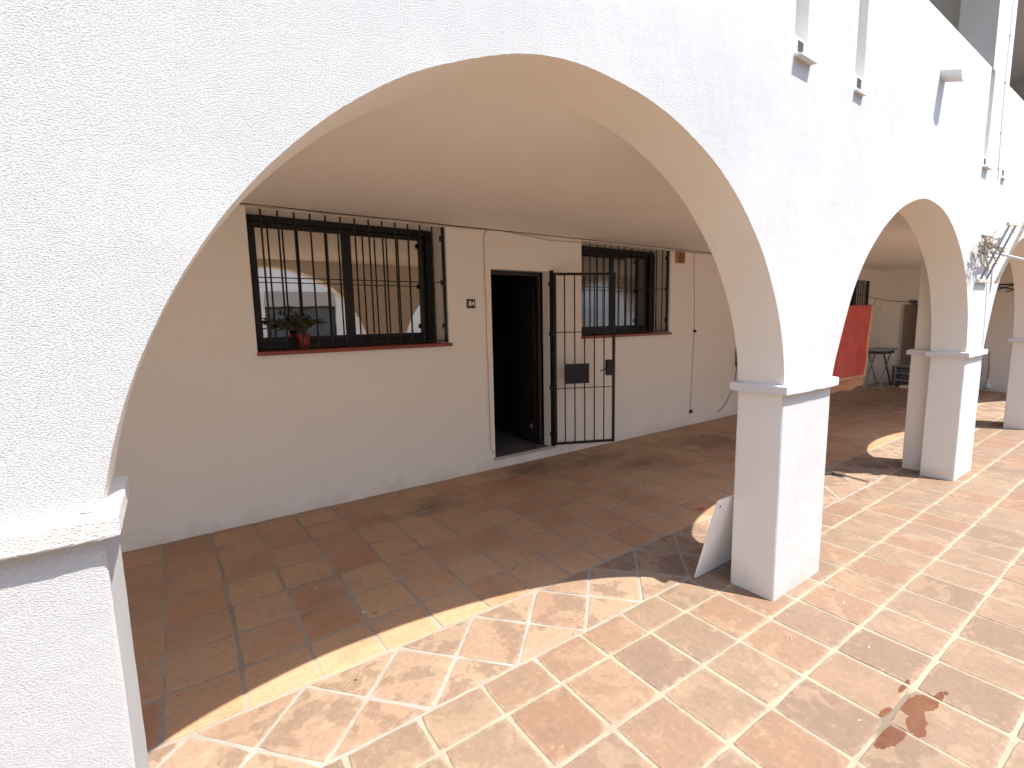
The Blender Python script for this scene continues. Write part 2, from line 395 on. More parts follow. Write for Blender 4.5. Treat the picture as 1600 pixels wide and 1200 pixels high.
def floor():
    V = []; F = []; MI = []; TC = []; ED = []
    def tile(poly, zone, g=.0062, full=True):
        cx = sum(p[0] for p in poly)/len(poly); cy = sum(p[1] for p in poly)/len(poly)
        n = len(poly)
        def inset(P, d):
            out = []
            for i in range(n):
                a, b, c = Vector(P[i-1]), Vector(P[i]), Vector(P[(i+1) % n])
                e1 = (b-a).normalized(); e2 = (c-b).normalized()
                n1 = Vector((-e1.y, e1.x)); n2 = Vector((-e2.y, e2.x))
                k = 1+n1.dot(n2); m = (n1+n2)/max(k, .3)
                out.append(b+m*d)
            return out
        area = sum(poly[i][0]*poly[(i+1) % n][1]-poly[(i+1) % n][0]*poly[i][1] for i in range(n))
        if area < 0: poly = poly[::-1]
        g2 = g+random.uniform(-.0012, .0018)
        P = inset(poly, g2)
        dz = random.uniform(-.0012, .0012); tx = random.uniform(-.004, .004); ty = random.uniform(-.004, .004)
        # subdivide edges with slight waviness
        per = []
        for i in range(n):
            a, b = P[i], P[(i+1) % n]; L = (b-a).length; k = max(2, int(L/.05)); nn = Vector((-(b-a).y, (b-a).x)).normalized()
            for j in range(k):
                t = j/k; q = a+(b-a)*t
                q = q+nn*(random.uniform(0, .0022)+(.004 if j == 0 else 0))
                if j == 0: q = q+(Vector((cx, cy))-q).normalized()*.003
                per.append(q)
        m = len(per); c2 = Vector((cx, cy))
        def zz(q): return dz+tx*(q.x-cx)+ty*(q.y-cy)
        b0 = len(V); rr = random.random(); r3 = random.random()
        for sc, zo, ed in ((1.0, -.010, 1), (1.0, (-.0025 if zone < .9 else -.0014), 1), (.975, 0.0, .9), (.86, 0.0006, 0.0)):
            for q in per:
                p = c2+(q-c2)*sc; V.append((p.x, p.y, zz(p)+zo)); ED.append(ed)
        for ring in range(3):
            for i in range(m):
                F.append((b0+ring*m+i, b0+ring*m+(i+1) % m, b0+(ring+1)*m+(i+1) % m, b0+(ring+1)*m+i)); TC.append((rr, zone, r3)); MI.append(0)
        F.append(tuple(b0+3*m+i for i in range(m))); TC.append((rr, zone, r3)); MI.append(0)
    X0, X1 = -7.6, 15.2
    j = lambda s=.003: random.uniform(-s, s)
    rows = [.44, .235]+[-.07-.3075*k for k in range(0, 23)]
    xs = []; x = .131-.2985*26
    while x < X1: xs.append(x); x += .2985
    for r in range(len(rows)-1):
        y1, y0 = rows[r], rows[r+1]; off = random.uniform(-.004, .004)
        for k in range(len(xs)-1):
            jj = [xs[k]+off, xs[k+1]+off]
            tile([(jj[0]+j(), y0+j()), (jj[1]+j(), y0+j()), (jj[1]+j(), y1+j()), (jj[0]+j(), y1+j())], 0.0, .0058)
    # diagonal band
    p = .435; x = -.582-p*17
    while x < X1:
        b0 = (x, .44); b1 = (x+p, .44); mid = (x+p/2+.015, .668); t0 = (x+.03, .90); t1 = (x+p+.03, .90)
        tile([b0, b1, mid], .5, .0068)
        tile([t1, t0, mid], .5, .0068)
        mid2 = (x+p*1.5+.015, .668)
        tile([b1, mid2, t1, mid], .5, .0068)
        x += p
    # gallery
    ys = [.90]; y = .90
    while y < 3.4: y += .307; ys.append(y)
    xs = []; x = -1.30-.302*21
    while x < X1: xs.append(x); x += .302
    for r in range(len(ys)-1):
        off = random.uniform(-.012, .012)
        for k in range(len(xs)-1):
            tile([(xs[k]+off+j(.004), ys[r]+j(.004)), (xs[k+1]+off+j(.004), ys[r]+j(.004)), (xs[k+1]+off+j(.004), ys[r+1]+j(.004)), (xs[k]+off+j(.004), ys[r+1]+j(.004))], 1.0, .0075)
    b = len(V)
    for q in ((X0-.3, -7.1), (X1, -7.1), (X1, 3.5), (X0-.3, 3.5)): V.append((q[0], q[1], -.0034)); ED.append(0)
    F.append((b, b+1, b+2, b+3)); TC.append((.5, 0, .5)); MI.append(1)
    me = bpy.data.meshes.new('tiled_floor'); me.from_pydata(V, [], F); me.materials.append(M_TILE); me.materials.append(M_GROUT)
    me.polygons.foreach_set('material_index', MI)
    a = me.attributes.new('tile', 'FLOAT_COLOR', 'CORNER'); buf = []
    for poly, c in zip(me.polygons, TC): buf += [c[0], c[1], c[2], 1.0]*poly.loop_total
    a.data.foreach_set('color', buf)
    e = me.attributes.new('edge', 'FLOAT', 'POINT'); e.data.foreach_set('value', ED)
    me.update()
    o = bpy.data.objects.new('tiled_floor', me); C.objects.link(o); o['kind'] = 'structure'
floor()

# ------------------------------------------------------------------ arcade building
B = empty('arcade_building', (0, 0, 0), 'white stucco building with a shaded arcade of round arches beside the tiled courtyard', 'building')

def facade():
    f = MB(); rnd = random.Random(3)
    def jit(s): return rnd.uniform(-s, s)
    grooves = []
    for (a, b) in PIL: grooves += [(a-.07, a+.055)]+([(b+.053, b+.172)] if b < 3 else [])
    GD = .10; GB = 2.93
    bp = set()
    for a, b in PIL: bp |= {a, b}
    for g in grooves: bp |= set(g)
    for A in ARCS: bp |= {round(p[0], 5) for p in A}
    for a, b in UP: bp |= {a, b}
    ups = []
    for i in range(len(UP)-1): ups.append(up_arch(UP[i][1], UP[i+1][0]))
    for A in ups: bp |= {round(p[0], 5) for p in A}
    bp = sorted(x for x in bp if PIL[0][0] <= x <= PIL[-1][1])
    clean = [bp[0]]
    for x in bp[1:]:
        if x-clean[-1] > 1e-4: clean.append(x)
    def interp(A, x):
        for (xa, za), (xb, zb) in zip(A, A[1:]):
            if xa-1e-6 <= x <= xb+1e-6: return za if xb == xa else za+(zb-za)*(x-xa)/(xb-xa)
        return None
    def low(x, side):
        for i, A in enumerate(ARCS):
            if A[0][0]+1e-6 < x < A[-1][0]-1e-6: return interp(A, x)
        return 1.2
    for xa, xb in zip(clean, clean[1:]):
        m = (xa+xb)/2
        inb = any(A[0][0] < m < A[-1][0] for A in ARCS)
        za, zb = (low(xa, 1), low(xb, -1)) if inb else (1.2, 1.2)
        g = any(g0-1e-5 < m < g1+1e-5 for g0, g1 in grooves)
        upo = None
        for A in ups:
            if A[0][0] < m < A[-1][0]: upo = A
        za_, zb_ = za, zb
        zt = GB if g else PT
        f.q((xa, 0, za_), (xb, 0, zb_), (xb, 0, zt), (xa, 0, zt))
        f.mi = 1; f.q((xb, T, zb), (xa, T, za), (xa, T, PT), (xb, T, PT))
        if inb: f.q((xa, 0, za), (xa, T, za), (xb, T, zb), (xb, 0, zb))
        f.mi = 0
        if g:
            f.mi = 3; f.q((xa, 0, GB), (xb, 0, GB), (xb, GD, GB+.035), (xa, GD, GB+.035))  # shaded groove in lighter impost stucco, bounce light put into its colour
            f.q((xa, GD, GB+.035), (xb, GD, GB+.035), (xb, GD, PT), (xa, GD, PT)); f.mi = 0
        if upo:
            f.q((xa, 0 if not g else GD, PT), (xb, 0 if not g else GD, PT), (xb, T, PT), (xa, T, PT))
            ua, ub = interp(upo, xa), interp(upo, xb)
        else:
            ua = ub = PT
            if g: ua = ub = PT; f.q((xa, 0, PT), (xb, 0, PT), (xb, GD, PT), (xa, GD, PT))
        f.q((xa, 0, ua), (xb, 0, ub), (xb, 0, TOPZ), (xa, 0, TOPZ)); f.q((xb, T, ub), (xa, T, ua), (xa, T, TOPZ), (xb, T, TOPZ))
        if upo: f.q((xa, 0, ua), (xa, T, ua), (xb, T, ub), (xb, 0, ub))
        f.q((xa, 0, TOPZ), (xb, 0, TOPZ), (xb, T, TOPZ), (xa, T, TOPZ))
    f.mi = 3
    for g0, g1 in grooves:
        for x in (g0, g1): f.q((x, 0, GB), (x, GD, GB+.035), (x, GD, PT), (x, 0, PT))
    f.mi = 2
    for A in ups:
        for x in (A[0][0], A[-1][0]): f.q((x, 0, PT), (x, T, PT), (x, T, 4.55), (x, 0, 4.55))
    f.mi = 0
    for x in (PIL[0][0], PIL[-1][1]): f.q((x, 0, 1.2), (x, T, 1.2), (x, T, TOPZ), (x, 0, TOPZ))
    # hand-made waviness: displace edge vertices of the arches slightly
    for i, (x, y, z) in enumerate(f.v):
        if z < 2.6 and abs(z-1.2) > 1e-4:
            n1 = noise.noise(Vector((x*37, y*9, z*37)))*.0010+noise.noise(Vector((x*5, 0, z*5)))*.0015
            rr = random.Random(int(round(x*1e4))*31+int(round(z*1e4))) if y == 0 else None
            f.v[i] = (x, y, z+n1+(rr.uniform(-.0006, .0006) if rr else 0))
    o = f.build('facade_wall', [M_STUCCO, M_STUCCO_SHADE, M_UPSHADE, M_IMPOST], B)
facade()

def pillar(i, a, b, y0=0.0, y1=T, name='pillar', ztop=1.2, imp=True, top_x=None):
    m = MB(); rnd = random.Random(i*7+1); n = 48; rows = []
    c = .006
    loops = []
    for k in range(n+1):
        z = -.02+(ztop+.02)*k/n
        ring = []
        for (x, y, sx, sy) in ((a, y0, 1, 1), (b, y0, -1, 1), (b, y1, -1, -1), (a, y1, 1, -1)):
            jx = rnd.uniform(-.0003, .0003)+noise.noise(Vector((x*3, y*3, z*2.2)))*.003; jy = rnd.uniform(-.0002, .0002)+noise.noise(Vector((x*3+9, y*3, z*2.2)))*.002
            if (sx, sy) in ((1, 1), (-1, -1)): seq = ((0, c*sy), (c*sx, 0))
            else: seq = ((c*sx, 0), (0, c*sy))
            for dx, dy in seq: ring.append((x+dx+jx, y+dy+jy, z))
        loops.append(ring)
    L = len(loops[0]); V = [p for r in loops for p in r]; F = []
    for k in range(n):
        for q in range(L): F.append((k*L+q, k*L+(q+1) % L, (k+1)*L+(q+1) % L, (k+1)*L+q))
    F.append(tuple(n*L+q for q in range(L)))
    m.raw(V, F)
    if y0 == 0: m.m = [1 if (j < n*L and j % L in (4, 5, 6, 7)) else 0 for j in range(len(F))]  # back and left faces lie in shade, so they take the brighter copy
    o = m.build(name, M_STUCCO_SHADE if y0 > 0 else [M_STUCCO, M_STUCCO_SHADE], B)
    if imp:
        q = MB(); x0, x1, ya, yb = a-E_, b+E_, y0-E_, y1+E_
        # slightly irregular band with sloping top
        nx = 26; rnd2 = random.Random(i)
        per = [(x0+(x1-x0)*k/nx, ya) for k in range(nx)]+[(x1, ya+(yb-ya)*k/12) for k in range(12)]+[(x1-(x1-x0)*k/nx, yb) for k in range(nx)]+[(x0, yb-(yb-ya)*k/12) for k in range(12)]
        cx, cy = (x0+x1)/2, (ya+yb)/2; rings = []
        for ins, z in ((.05, ZI0), (.002, ZI0), (0, ZI0+.004), (0, ZI1-.006), (.004, ZI1-.001), (.06, ZI1+.008)):
            R = []
            for (x, y) in per:
                sx = max(-1, min(1, (cx-x)/((x1-x0)/2)*1.0001)); sy = max(-1, min(1, (cy-y)/((yb-ya)/2)*1.0001))
                xx = x+(ins if abs(abs(x-cx)-(x1-x0)/2) < 1e-6 else 0)*(1 if x < cx else -1); yy = y+(ins if abs(abs(y-cy)-(yb-ya)/2) < 1e-6 else 0)*(1 if y < cy else -1)
                R.append((xx+rnd2.uniform(-.0008, .0008), yy+rnd2.uniform(-.0008, .0008), z+noise.noise(Vector((x*14, y*14, z*3+i)))*.0035))
            rings.append(R)
        L = len(per); V = [p for r in rings for p in r]; F = []
        for k in range(len(rings)-1):
            for u in range(L): F.append((k*L+u, k*L+(u+1) % L, (k+1)*L+(u+1) % L, (k+1)*L+u))
        q.raw(V, F); q.build('impost', M_IMPOST, o)
    return o
for i, (a, b) in enumerate(PIL): pillar(i, a, b)
# second, set back pier behind the third pillar
pillar(21, 3.48, 3.90, T+.003, .452, 'back_pier', 1.2)
MB().box(3.505, T+.004, 1.19, 3.88, .435, CE+.01, .004).build('back_pier_shaft', M_STUCCO_SHADE, B)

# drain outlets on the facade (hole + lip)
for (x, e) in [(p[0]-.01, .036) for p in PIL]+[(p[1]+(.112 if p[1] < 3 else .05), .022) for p in PIL]:
    d = MB(); d.box(x-.026, -.0015, 2.866, x+.026, .02, 2.914); o = d.build('drain_hole', M_DARK, B)
    l = MB(); l.raw([(x-.06, .002, 2.846), (x+.11 if e > .03 else x+.06, .002, 2.846), (x+.105 if e > .03 else x+.055, -e, 2.838), (x-.055, -e, 2.838),
                     (x-.06, .002, 2.834), (x+.11 if e > .03 else x+.06, .002, 2.834), (x+.105 if e > .03 else x+.055, -e, 2.829), (x-.055, -e, 2.829)],
                    [(0, 1, 2, 3), (7, 6, 5, 4), (0, 3, 7, 4), (3, 2, 6, 7), (2, 1, 5, 6), (1, 0, 4, 5)])
    l.build('drain_lip', M_IMPOST, B)
# half-round water spout
s = MB(); n = 14; r0, r1 = .062, .050; ring = []
for (y, zc) in ((.01, 3.30), (-.118, 3.255)):
    for r in (r0, r1):
        for k in range(n+1):
            th = math.pi+math.pi*k/n; ring.append((2.056+r*math.cos(th), y, zc+r*math.sin(th)))
N = n+1; F = []
for k in range(n):
    F.append((k, k+1, 2*N+k+1, 2*N+k)); F.append((N+k+1, N+k, 3*N+k, 3*N+k+1)); F.append((2*N+k, 2*N+k+1, 3*N+k+1, 3*N+k))
F += [(0, N, 3*N, 2*N), (N-1, 2*N-1, 4*N-1, 3*N-1)]
s.raw(ring, F).build('water_spout', M_IMPOST, B)

# back wall with window and door openings
WIN = [(-2.08, -.362, 1.372, 2.515), (1.425, 3.085, 1.375, 2.515), (8.2, 9.92, 1.372, 2.30)]
DOOR = (.148, .92, .118, 2.14)
def back_wall():
    f = MB(); holes = WIN+[DOOR]; xs = sorted({-7.0, 10.75}|{v for h in holes for v in h[:2]}|{-7+.9*k for k in range(20)}); zs = sorted({-.05, 6.0}|{v for h in holes for v in h[2:]})
    xs = [x for x in xs if x <= 10.75]
    for x0, x1 in zip(xs, xs[1:]):
        for z0, z1 in zip(zs, zs[1:]):
            mx, mz = (x0+x1)/2, (z0+z1)/2
            if any(h[0] < mx < h[1] and h[2] < mz < h[3] for h in holes): continue
            f.q((x0, D, z0), (x1, D, z0), (x1, D, z1), (x0, D, z1))
    for h in holes:
        dp = .30 if h is not DOOR else .11
        x0, x1, z0, z1 = h; y = D+dp
        f.q((x0, D, z0), (x0, y, z0), (x0, y, z1), (x0, D, z1)); f.q((x1, y, z0), (x1, D, z0), (x1, D, z1), (x1, y, z1))
        f.q((x0, D, z1), (x0, y, z1), (x1, y, z1), (x1, D, z1)); f.q((x0, D, z0), (x1, D, z0), (x1, y, z0), (x0, y, z0))
    f.build('back_wall', M_SOFT, B)
back_wall()
# dark room behind the door
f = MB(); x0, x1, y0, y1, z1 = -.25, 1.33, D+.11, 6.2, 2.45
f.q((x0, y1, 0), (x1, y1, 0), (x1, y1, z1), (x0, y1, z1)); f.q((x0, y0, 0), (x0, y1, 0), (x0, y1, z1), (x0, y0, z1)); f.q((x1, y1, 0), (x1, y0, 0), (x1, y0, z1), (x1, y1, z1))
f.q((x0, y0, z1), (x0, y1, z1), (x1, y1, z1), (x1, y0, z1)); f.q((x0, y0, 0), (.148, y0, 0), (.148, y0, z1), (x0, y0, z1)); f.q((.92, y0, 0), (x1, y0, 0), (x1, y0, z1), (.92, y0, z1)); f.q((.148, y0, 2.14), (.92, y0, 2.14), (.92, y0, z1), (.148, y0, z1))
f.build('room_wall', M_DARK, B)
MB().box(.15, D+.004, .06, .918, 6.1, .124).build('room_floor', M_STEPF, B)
MB().box(.125, D-.03, .100, .985, D+.003, .126, .004).build('door_threshold', M_TILEBACK, B)

# ceiling slab, end walls, upper gallery
MB().box(-7.0, T+.002, CE, 10.75, D-.002, CE+.19).build('ceiling', M_CEIL, B)
e = MB()
X = 10.75
def end_quad(y0, y1, z0, z1): e.box(X, y0, z0, X+.22, y1, z1)
end_quad(T+.004, 1.48, -.05, CE-.002); end_quad(1.48, 2.76, 1.78, CE-.002); end_quad(2.76, D+.3, -.05, CE-.002)
e.build('end_wall', M_SOFT, B)
M_PASS = stucco('old_brown_plaster', (.56, .47, .40), 40, .001)
MB().box(X+1.3, 1.0, -.05, X+1.4, 3.4, 2.4).build('passage_wall', M_PASS, B)
MB().box(X+.222, 2.79, -.05, X+1.298, 2.9, 1.898).build('passage_wall', M_PASS, B); MB().box(X+.222, 1.30, -.05, X+1.298, 1.45, 1.898).build('passage_wall', M_PASS, B)
MB().box(X+.224, 1.0, 1.9, X+1.3, 3.4, 2.0).build('passage_ceiling', M_CEIL, B)
MB().box(-7.2, T+.004, -.05, -7.0, D+.3, CE-.002).build('side_wall', M_SOFT, B)
u = MB(); u.box(-7.0, T+.004, DEC, 13.8, D+.1, TOPZ); u.build('upper_ceiling', M_UPSHADE, B)
u = MB(); u.box(10.98, D, -.05, 13.8, D+.2, 6.0); u.box(10.98, T+.004, CE, 13.8, D-.002, CE+.19); u.build('further_wall', M_SOFT, B)
for xw in (-6.4, 3.67, 10.3): MB().box(xw, T+.004, CE+.192, xw+.16, D-.004, DEC-.002).build('balcony_partition', M_UPSHADE, B)
MB().box(-7.2, D+.104, 6.02, 13.8, 7.0, 6.28).build('unseen_roof', M_OPP, B)  # unseen roof and outer walls, added to keep sun out of the recesses
for q in ((-7.2, 6.8, -.05, 13.8, 7.0, 6.018), (-7.2, D+.302, -.05, -7.0, 6.798, 6.018), (13.6, D+.302, -.05, 13.8, 6.798, 6.018)): MB().box(*q).build('unseen_outer_wall', M_OPP, B)

# windows
def window(x0, x1, z0, z1, glass, rail=.11, lowrail=.12, idx=0):
    yf = D+.272
    fr = MB(); sb = z0+.022
    # outer frame
    fr.box(x0+.003, yf, z1-.055, x1-.003, yf+.06, z1-.002, .003)
    fr.box(x0+.003, yf, sb, x0+.048, yf+.06, z1-.056, .003); fr.box(x1-.085, yf, sb, x1-.003, yf+.06, z1-.056, .003)
    fr.box(x0+.049, yf, sb, x1-.086, yf+.06, sb+.06, .003)
    o = fr.build('window', M_FRAME, B)
    mid = (x0+x1)/2-.02
    a0, a1 = x0+.049, mid+.04; b0, b1 = mid-.04, x1-.086
    for (p, q, y) in ((a0, a1, yf+.012), (b0, b1, yf+.034)):
        s = MB(); zz0, zz1 = sb+.061, z1-.057; w_ = .045
        s.box(p, y, zz1-w_, q, y+.02, zz1, .002); s.box(p, y, zz0, q, y+.02, zz0+w_, .002)
        s.box(p, y, zz0+w_+.001, p+w_, y+.02, zz1-w_-.001, .002); s.box(q-(.075 if q == a1 else .055), y, zz0+w_+.001, q, y+.02, zz1-w_-.001, .002)
        s.build('sash', M_FRAME, o)
        g = MB(); g.box(p+w_-.004, y+.008, zz0+w_-.004, q-.05, y+.014, zz1-w_+.004); g.build('pane', glass, o)
    MB().box(x0-.0, yf+.075, z0, x1, yf+.08, z1).build('dark_backing', M_DARK, o)
    s = MB(); s.box(x0-.004, D-.032, z0-.010, x1+.022, yf+.002, z0+.02, .004); s.build('sill', M_SILL, o)
    # grille of round bars, hinged frame on the right
    g = MB(); y = D+.035; n = int(round((x1-x0)/.1235)); 
    for k in range(1, n):
        x = x1-.004-.1235*k
        if x > x0+.05: g.tube([(x, y, z0+.045), (x, y, (z0+z1)/2), (x, y, z1-.003)], .0078, 8)
    hz = z0+.613
    g.tube([(x0+.02, y+.009, hz), (x1-.01, y+.009, hz)], .0045, 6)
    g.tube([(x0+.02, y, z0+.045), (x1-.01, y, z0+.045)], .006, 6)
    g.box(x1-.026, y-.014, z0+.03, x1-.004, y+.014, z1-.004, .002)
    for hz_ in (z0+.19, hz, z1-.11): g.box(x1-.05, y-.02, hz_-.025, x1-.027, y+.012, hz_+.025, .003)
    if idx == 1:
        g.tube([(x0+.03, y+.03, z1-.075), (x1-.28, y+.03, z1-.075), (x1-.265, y+.03, z1-.11), (x1-.265, y+.03, z0+.06)], .013, 8)
    g.build('grille', M_BLACK, o)
    return o
for i, wdef in enumerate(WIN): window(*wdef, M_GLASS if i == 0 else M_GLASSB, idx=i)

# door leaf opened inward, with handle
dl = MB(); dl.box(.862, D+.12, .13, .902, D+.70, 2.115, .003)
for (za, zb) in ((.3, .95), (1.1, 1.95)):
    for (a, b) in ((.20, .62),):
        dl.box(.857, D+a, za, .862, D+b, zb, .002)
do = dl.build('door', M_DOOR, B)
h = MB(); h.tube([(.858, D+.61, 1.08), (.815, D+.61, 1.08), (.81, D+.5, 1.08)], .009, 8); h.box(.853, D+.595, .98, .8565, D+.63, 1.15, .001); h.build('door_handle', M_CLIP, do)
h = MB(); h.box(.845, D+.255, .30, .8565, D+.29, .36, .003); h.tube([(.852, D+.27, .33), (.83, D+.27, .345)], .006, 8); h.build('door_holder', M_METAL, do)
df = MB(); df.box(.149, D+.112, .125, .19, D+.16, 2.138, .002); df.box(.191, D+.112, 2.095, .875, D+.16, 2.138, .002); df.build('door_frame', M_DOOR, do)
# security gate, swung open against the wall
G0 = Vector((.945, D-.045, .14)); G1 = Vector((1.62, 2.725, .14)); gd = (G1-G0); GL = gd.length; gd.normalize()
gx = gd; gn = Vector((-gd.y, gd.x, 0))
GM = Matrix(((gx.x, gn.x, 0, G0.x), (gx.y, gn.y, 0, G0.y), (gx.z, gn.z, 1, G0.z), (0, 0, 0, 1)))
H = 1.985; g = MB()
g.box(0, -.014, 0, .036, .014, H, .002, GM); g.box(GL-.03, -.014, 0, GL, .014, H, .002, GM)
g.box(.037, -.013, H-.03, GL-.031, .013, H-.001, .002, GM); g.box(.037, -.013, .001, GL-.031, .013, .03, .002, GM)
for k in range(1, 6):
    x = .018+(GL-.033)*k/6; g.tube([GM @ Vector((x, 0, .03)), GM @ Vector((x, 0, H/2)), GM @ Vector((x, 0, H-.03))], .0078, 8)
for z in (.665, 1.315): g.tube([GM @ Vector((.036, .009, z)), GM @ Vector((GL-.03, .009, z))], .005, 6)
gate = g.build('security_gate', M_BLACK, B)
xp0 = .018+(GL-.033)/6-.008; xp1 = .018+(GL-.033)*3/6+.05
MB().box(xp0, -.016, .72, xp1, -.010, .95, .001, GM).build('letter_plate', M_BLACK, gate)
l = MB(); l.box(GL-.115, -.024, .80, GL-.028, .024, .985, .012, GM); l.build('lock_case', M_CLIP, gate)
l = MB(); l.tube([GM @ Vector((GL-.09, -.028, .90)), GM @ Vector((GL-.10, -.06, .90)), GM @ Vector((GL-.20, -.062, .86))], .007, 8)
l.tube([GM @ Vector((GL-.05, -.0245, .865)), GM @ Vector((GL-.05, -.031, .865))], .009, 10); l.build('gate_handle', M_BLACK, gate)
p = MB(); p.box(.93, D-.04, .128, .962, D-.002, 2.15, .002)
for z in (.25, .8, 1.42, 1.98): p.box(.905, D-.05, z, .931, D-.015, z+.05, .003)
p.build('gate_post', M_BLACK, B)

# ------------------------------------------------------------------ things on the building
# house number
nb = MB(); nb.box(-.150, D-.014, 1.735, -.055, D, 1.825, .003); NB = nb.build('house_number_sign', M_CLIP)
tag(NB, 'small black and white house number tile 84 on the wall beside the open door', 'house number')
def text(s_, size, loc, name, mat, parent):
    c = bpy.data.curves.new(name, 'FONT'); c.body = s_; c.size = size; c.extrude = .0012; c.align_x = 'CENTER'; c.offset = .0012
    o = bpy.data.objects.new(name, c); me = bpy.data.meshes.new_from_object(o); bpy.data.objects.remove(o); o = bpy.data.objects.new(name, me); C.objects.link(o); o.rotation_euler = (math.pi/2, 0, 0); o.location = loc; o.parent = parent; me.materials.clear(); me.materials.append(mat); return o
MB().box(-.144, D-.016, 1.752, -.061, D-.0143, 1.809).build('number_field', plain('dark_number_field', (.05, .035, .03), .4), NB)
text('84', .072, (-.1025, D-.018, 1.756), 'digits', M_WHITEP, NB)

# terracotta vent
v = MB(); vx0, vx1, vz0, vz1, vy = 3.185, 3.36, 2.345, 2.50, D
v.box(vx0, vy-.035, vz0, vx0+.02, vy, vz1, .003); v.box(vx1-.02, vy-.035, vz0, vx1, vy, vz1, .003); v.box(vx0+.021, vy-.035, vz1-.018, vx1-.021, vy, vz1, .003); v.box(vx0+.021, vy-.035, vz0, vx1-.021, vy, vz0+.018, .003)
VT = v.build('wall_vent', M_TERRA); tag(VT, 'small terracotta ventilation grille under the ceiling beside the barred window', 'vent')
MB().box(vx0+.021, vy-.006, vz0+.019, vx1-.021, vy-.001, vz1-.019).build('vent_opening', M_DARK, VT)
for k in range(4):
    z = vz0+.03+k*.029; m = MB()
    m.raw([(vx0+.021, vy-.033, z), (vx1-.021, vy-.033, z), (vx1-.021, vy-.008, z+.018), (vx0+.021, vy-.008, z+.018), (vx0+.021, vy-.033, z+.009), (vx1-.021, vy-.033, z+.009), (vx1-.021, vy-.008, z+.027), (vx0+.021, vy-.008, z+.027)],
          [(0, 1, 2, 3), (4, 7, 6, 5), (0, 4, 5, 1), (2, 6, 7, 3), (0, 3, 7, 4), (1, 5, 6, 2)]); m.build('slat', M_TERRA, VT)

# cables
def wob(p0, p1, n, a, seed):
    r = random.Random(seed); p0, p1 = Vector(p0), Vector(p1)
    return [p0+(p1-p0)*k/n+Vector((r.uniform(-a, a) if 0 < k < n else 0, 0, r.uniform(-a, a) if 0 < k < n else 0)) for k in range(n+1)]
c = MB(); c.tube(wob((-2.3, D-.006, CE-.014), (.05, D-.006, CE-.012), 14, .004, 1)+wob((.25, D-.006, CE-.004), (.95, D-.006, CE-.05), 5, .004, 2)+wob((1.25, D-.006, CE-.045), (4.7, D-.006, CE-.02), 16, .005, 3), .0055, 6)
tag(c.build('ceiling_cable', M_CABLE, smooth=True), 'thick painted cable along the joint between ceiling and back wall', 'cable')
c = MB(); c.tube(wob((-2.2, D-.011, CE-.003), (.18, D-.011, CE-.004), 10, .002, 8)+wob((.5, D-.011, CE-.004), (5.0, D-.011, CE-.006), 12, .003, 9), .0035, 6)
tag(c.build('thin_cable', M_CABLED, smooth=True), 'thin dark cable tight under the ceiling along the back wall', 'cable')
c = MB(); c.tube([(.11, D-.006, CE-.02), (.078, D-.006, CE-.045), (.072, D-.006, CE-.09)]+wob((.072, D-.006, 2.35), (.085, D-.006, .28), 16, .004, 4)+[(.095, D-.008, .22), (.125, D-.012, .185)], .0045, 6)
tag(c.build('door_cable', M_CABLE, smooth=True), 'painted cable running down the wall just left of the open door', 'cable')
c = MB(); c.tube(wob((3.60, D-.006, CE-.03), (3.66, D-.006, 1.45), 9, .004, 5)+wob((3.65, D-.006, 1.35), (3.61, D-.006, .25), 9, .006, 6), .0045, 6); CB = c.build('hanging_cable', M_CABLE, smooth=True)
tag(CB, 'painted cable hanging down the wall right of the barred window with small dark plugs', 'cable')
MB().box(3.635, D-.03, 1.375, 3.675, D-.002, 1.415, .005).build('junction_box', M_CLIP, CB); MB().box(3.59, D-.03, .18, 3.635, D-.002, .235, .005).build('plug', M_CLIP, CB)
c = MB(); c.tube([(4.80, D-.008, 1.06), (4.81, D-.008, .8), (4.77, D-.008, .55), (4.66, D-.008, .36), (4.5, D-.008, .2), (4.33, D-.01, .11)], .004, 6); WB = c.build('meter_cable', M_CABLED, smooth=True)
tag(WB, 'thin dark cable curving down the wall from a small grey meter box', 'cable')
MB().box(4.76, D-.06, .80, 4.96, D-.002, 1.08, .01).build('meter_box', plain('grey_meter_box', (.12, .11, .14), .5), WB)

# column cable on the upper facade
c = MB(); pts = [(3.672, -.006, 5.2), (3.678, -.006, 4.3), (3.68, -.006, 4.0), (3.672, -.006, 3.74), (3.70, -.006, 3.3), (3.745, -.006, 2.95), (3.768, -.006, 2.80)]
c.tube(pts, .0026, 6); cc = c.build('facade_cable', M_CABLE, smooth=True); tag(cc, 'thin pale cable clipped down the face of the upper white column', 'cable')
for z in (4.01, 3.62, 3.2, 2.9):
    x = 3.68 if z > 3.5 else 3.70+(3.3-z)*.14; MB().box(x-.006, -.011, z-.005, x+.006, -.0, z+.005, .001).build('cable_clip', M_GREYP, cc)

c = MB(); c.tube([(3.02, .256, 1.995), (3.035, .20, 1.965), (3.07, .12, 1.93), (3.075, .0, 1.925), (3.10, -.012, 1.93), (3.22, -.03, 1.955)], .0035, 6)
tag(c.build('arch_wire', M_CABLE, smooth=True), 'pale wire looping from the second arch soffit out to the dried palm bunch', 'wire')

# board leaning behind the first free pillar
a = math.atan2(.41-.268, .55); m = MB()
BM = Matrix.Translation((-.122, .412, 0)) @ Matrix.Rotation(a, 4, 'X')
m.box(0, -.0, 0, .62, .012, .55, .0015, BM); bo = m.build('leaning_board', M_WHITEP)
tag(bo, 'thin white board leaning against the back of the nearest free-standing pillar', 'board')
q = MB(); q.tube([BM @ Vector((.03, -.001, .51)), BM @ Vector((.03, -.003, .51))], .006, 10); q.build('screw_hole', M_DARK, bo)

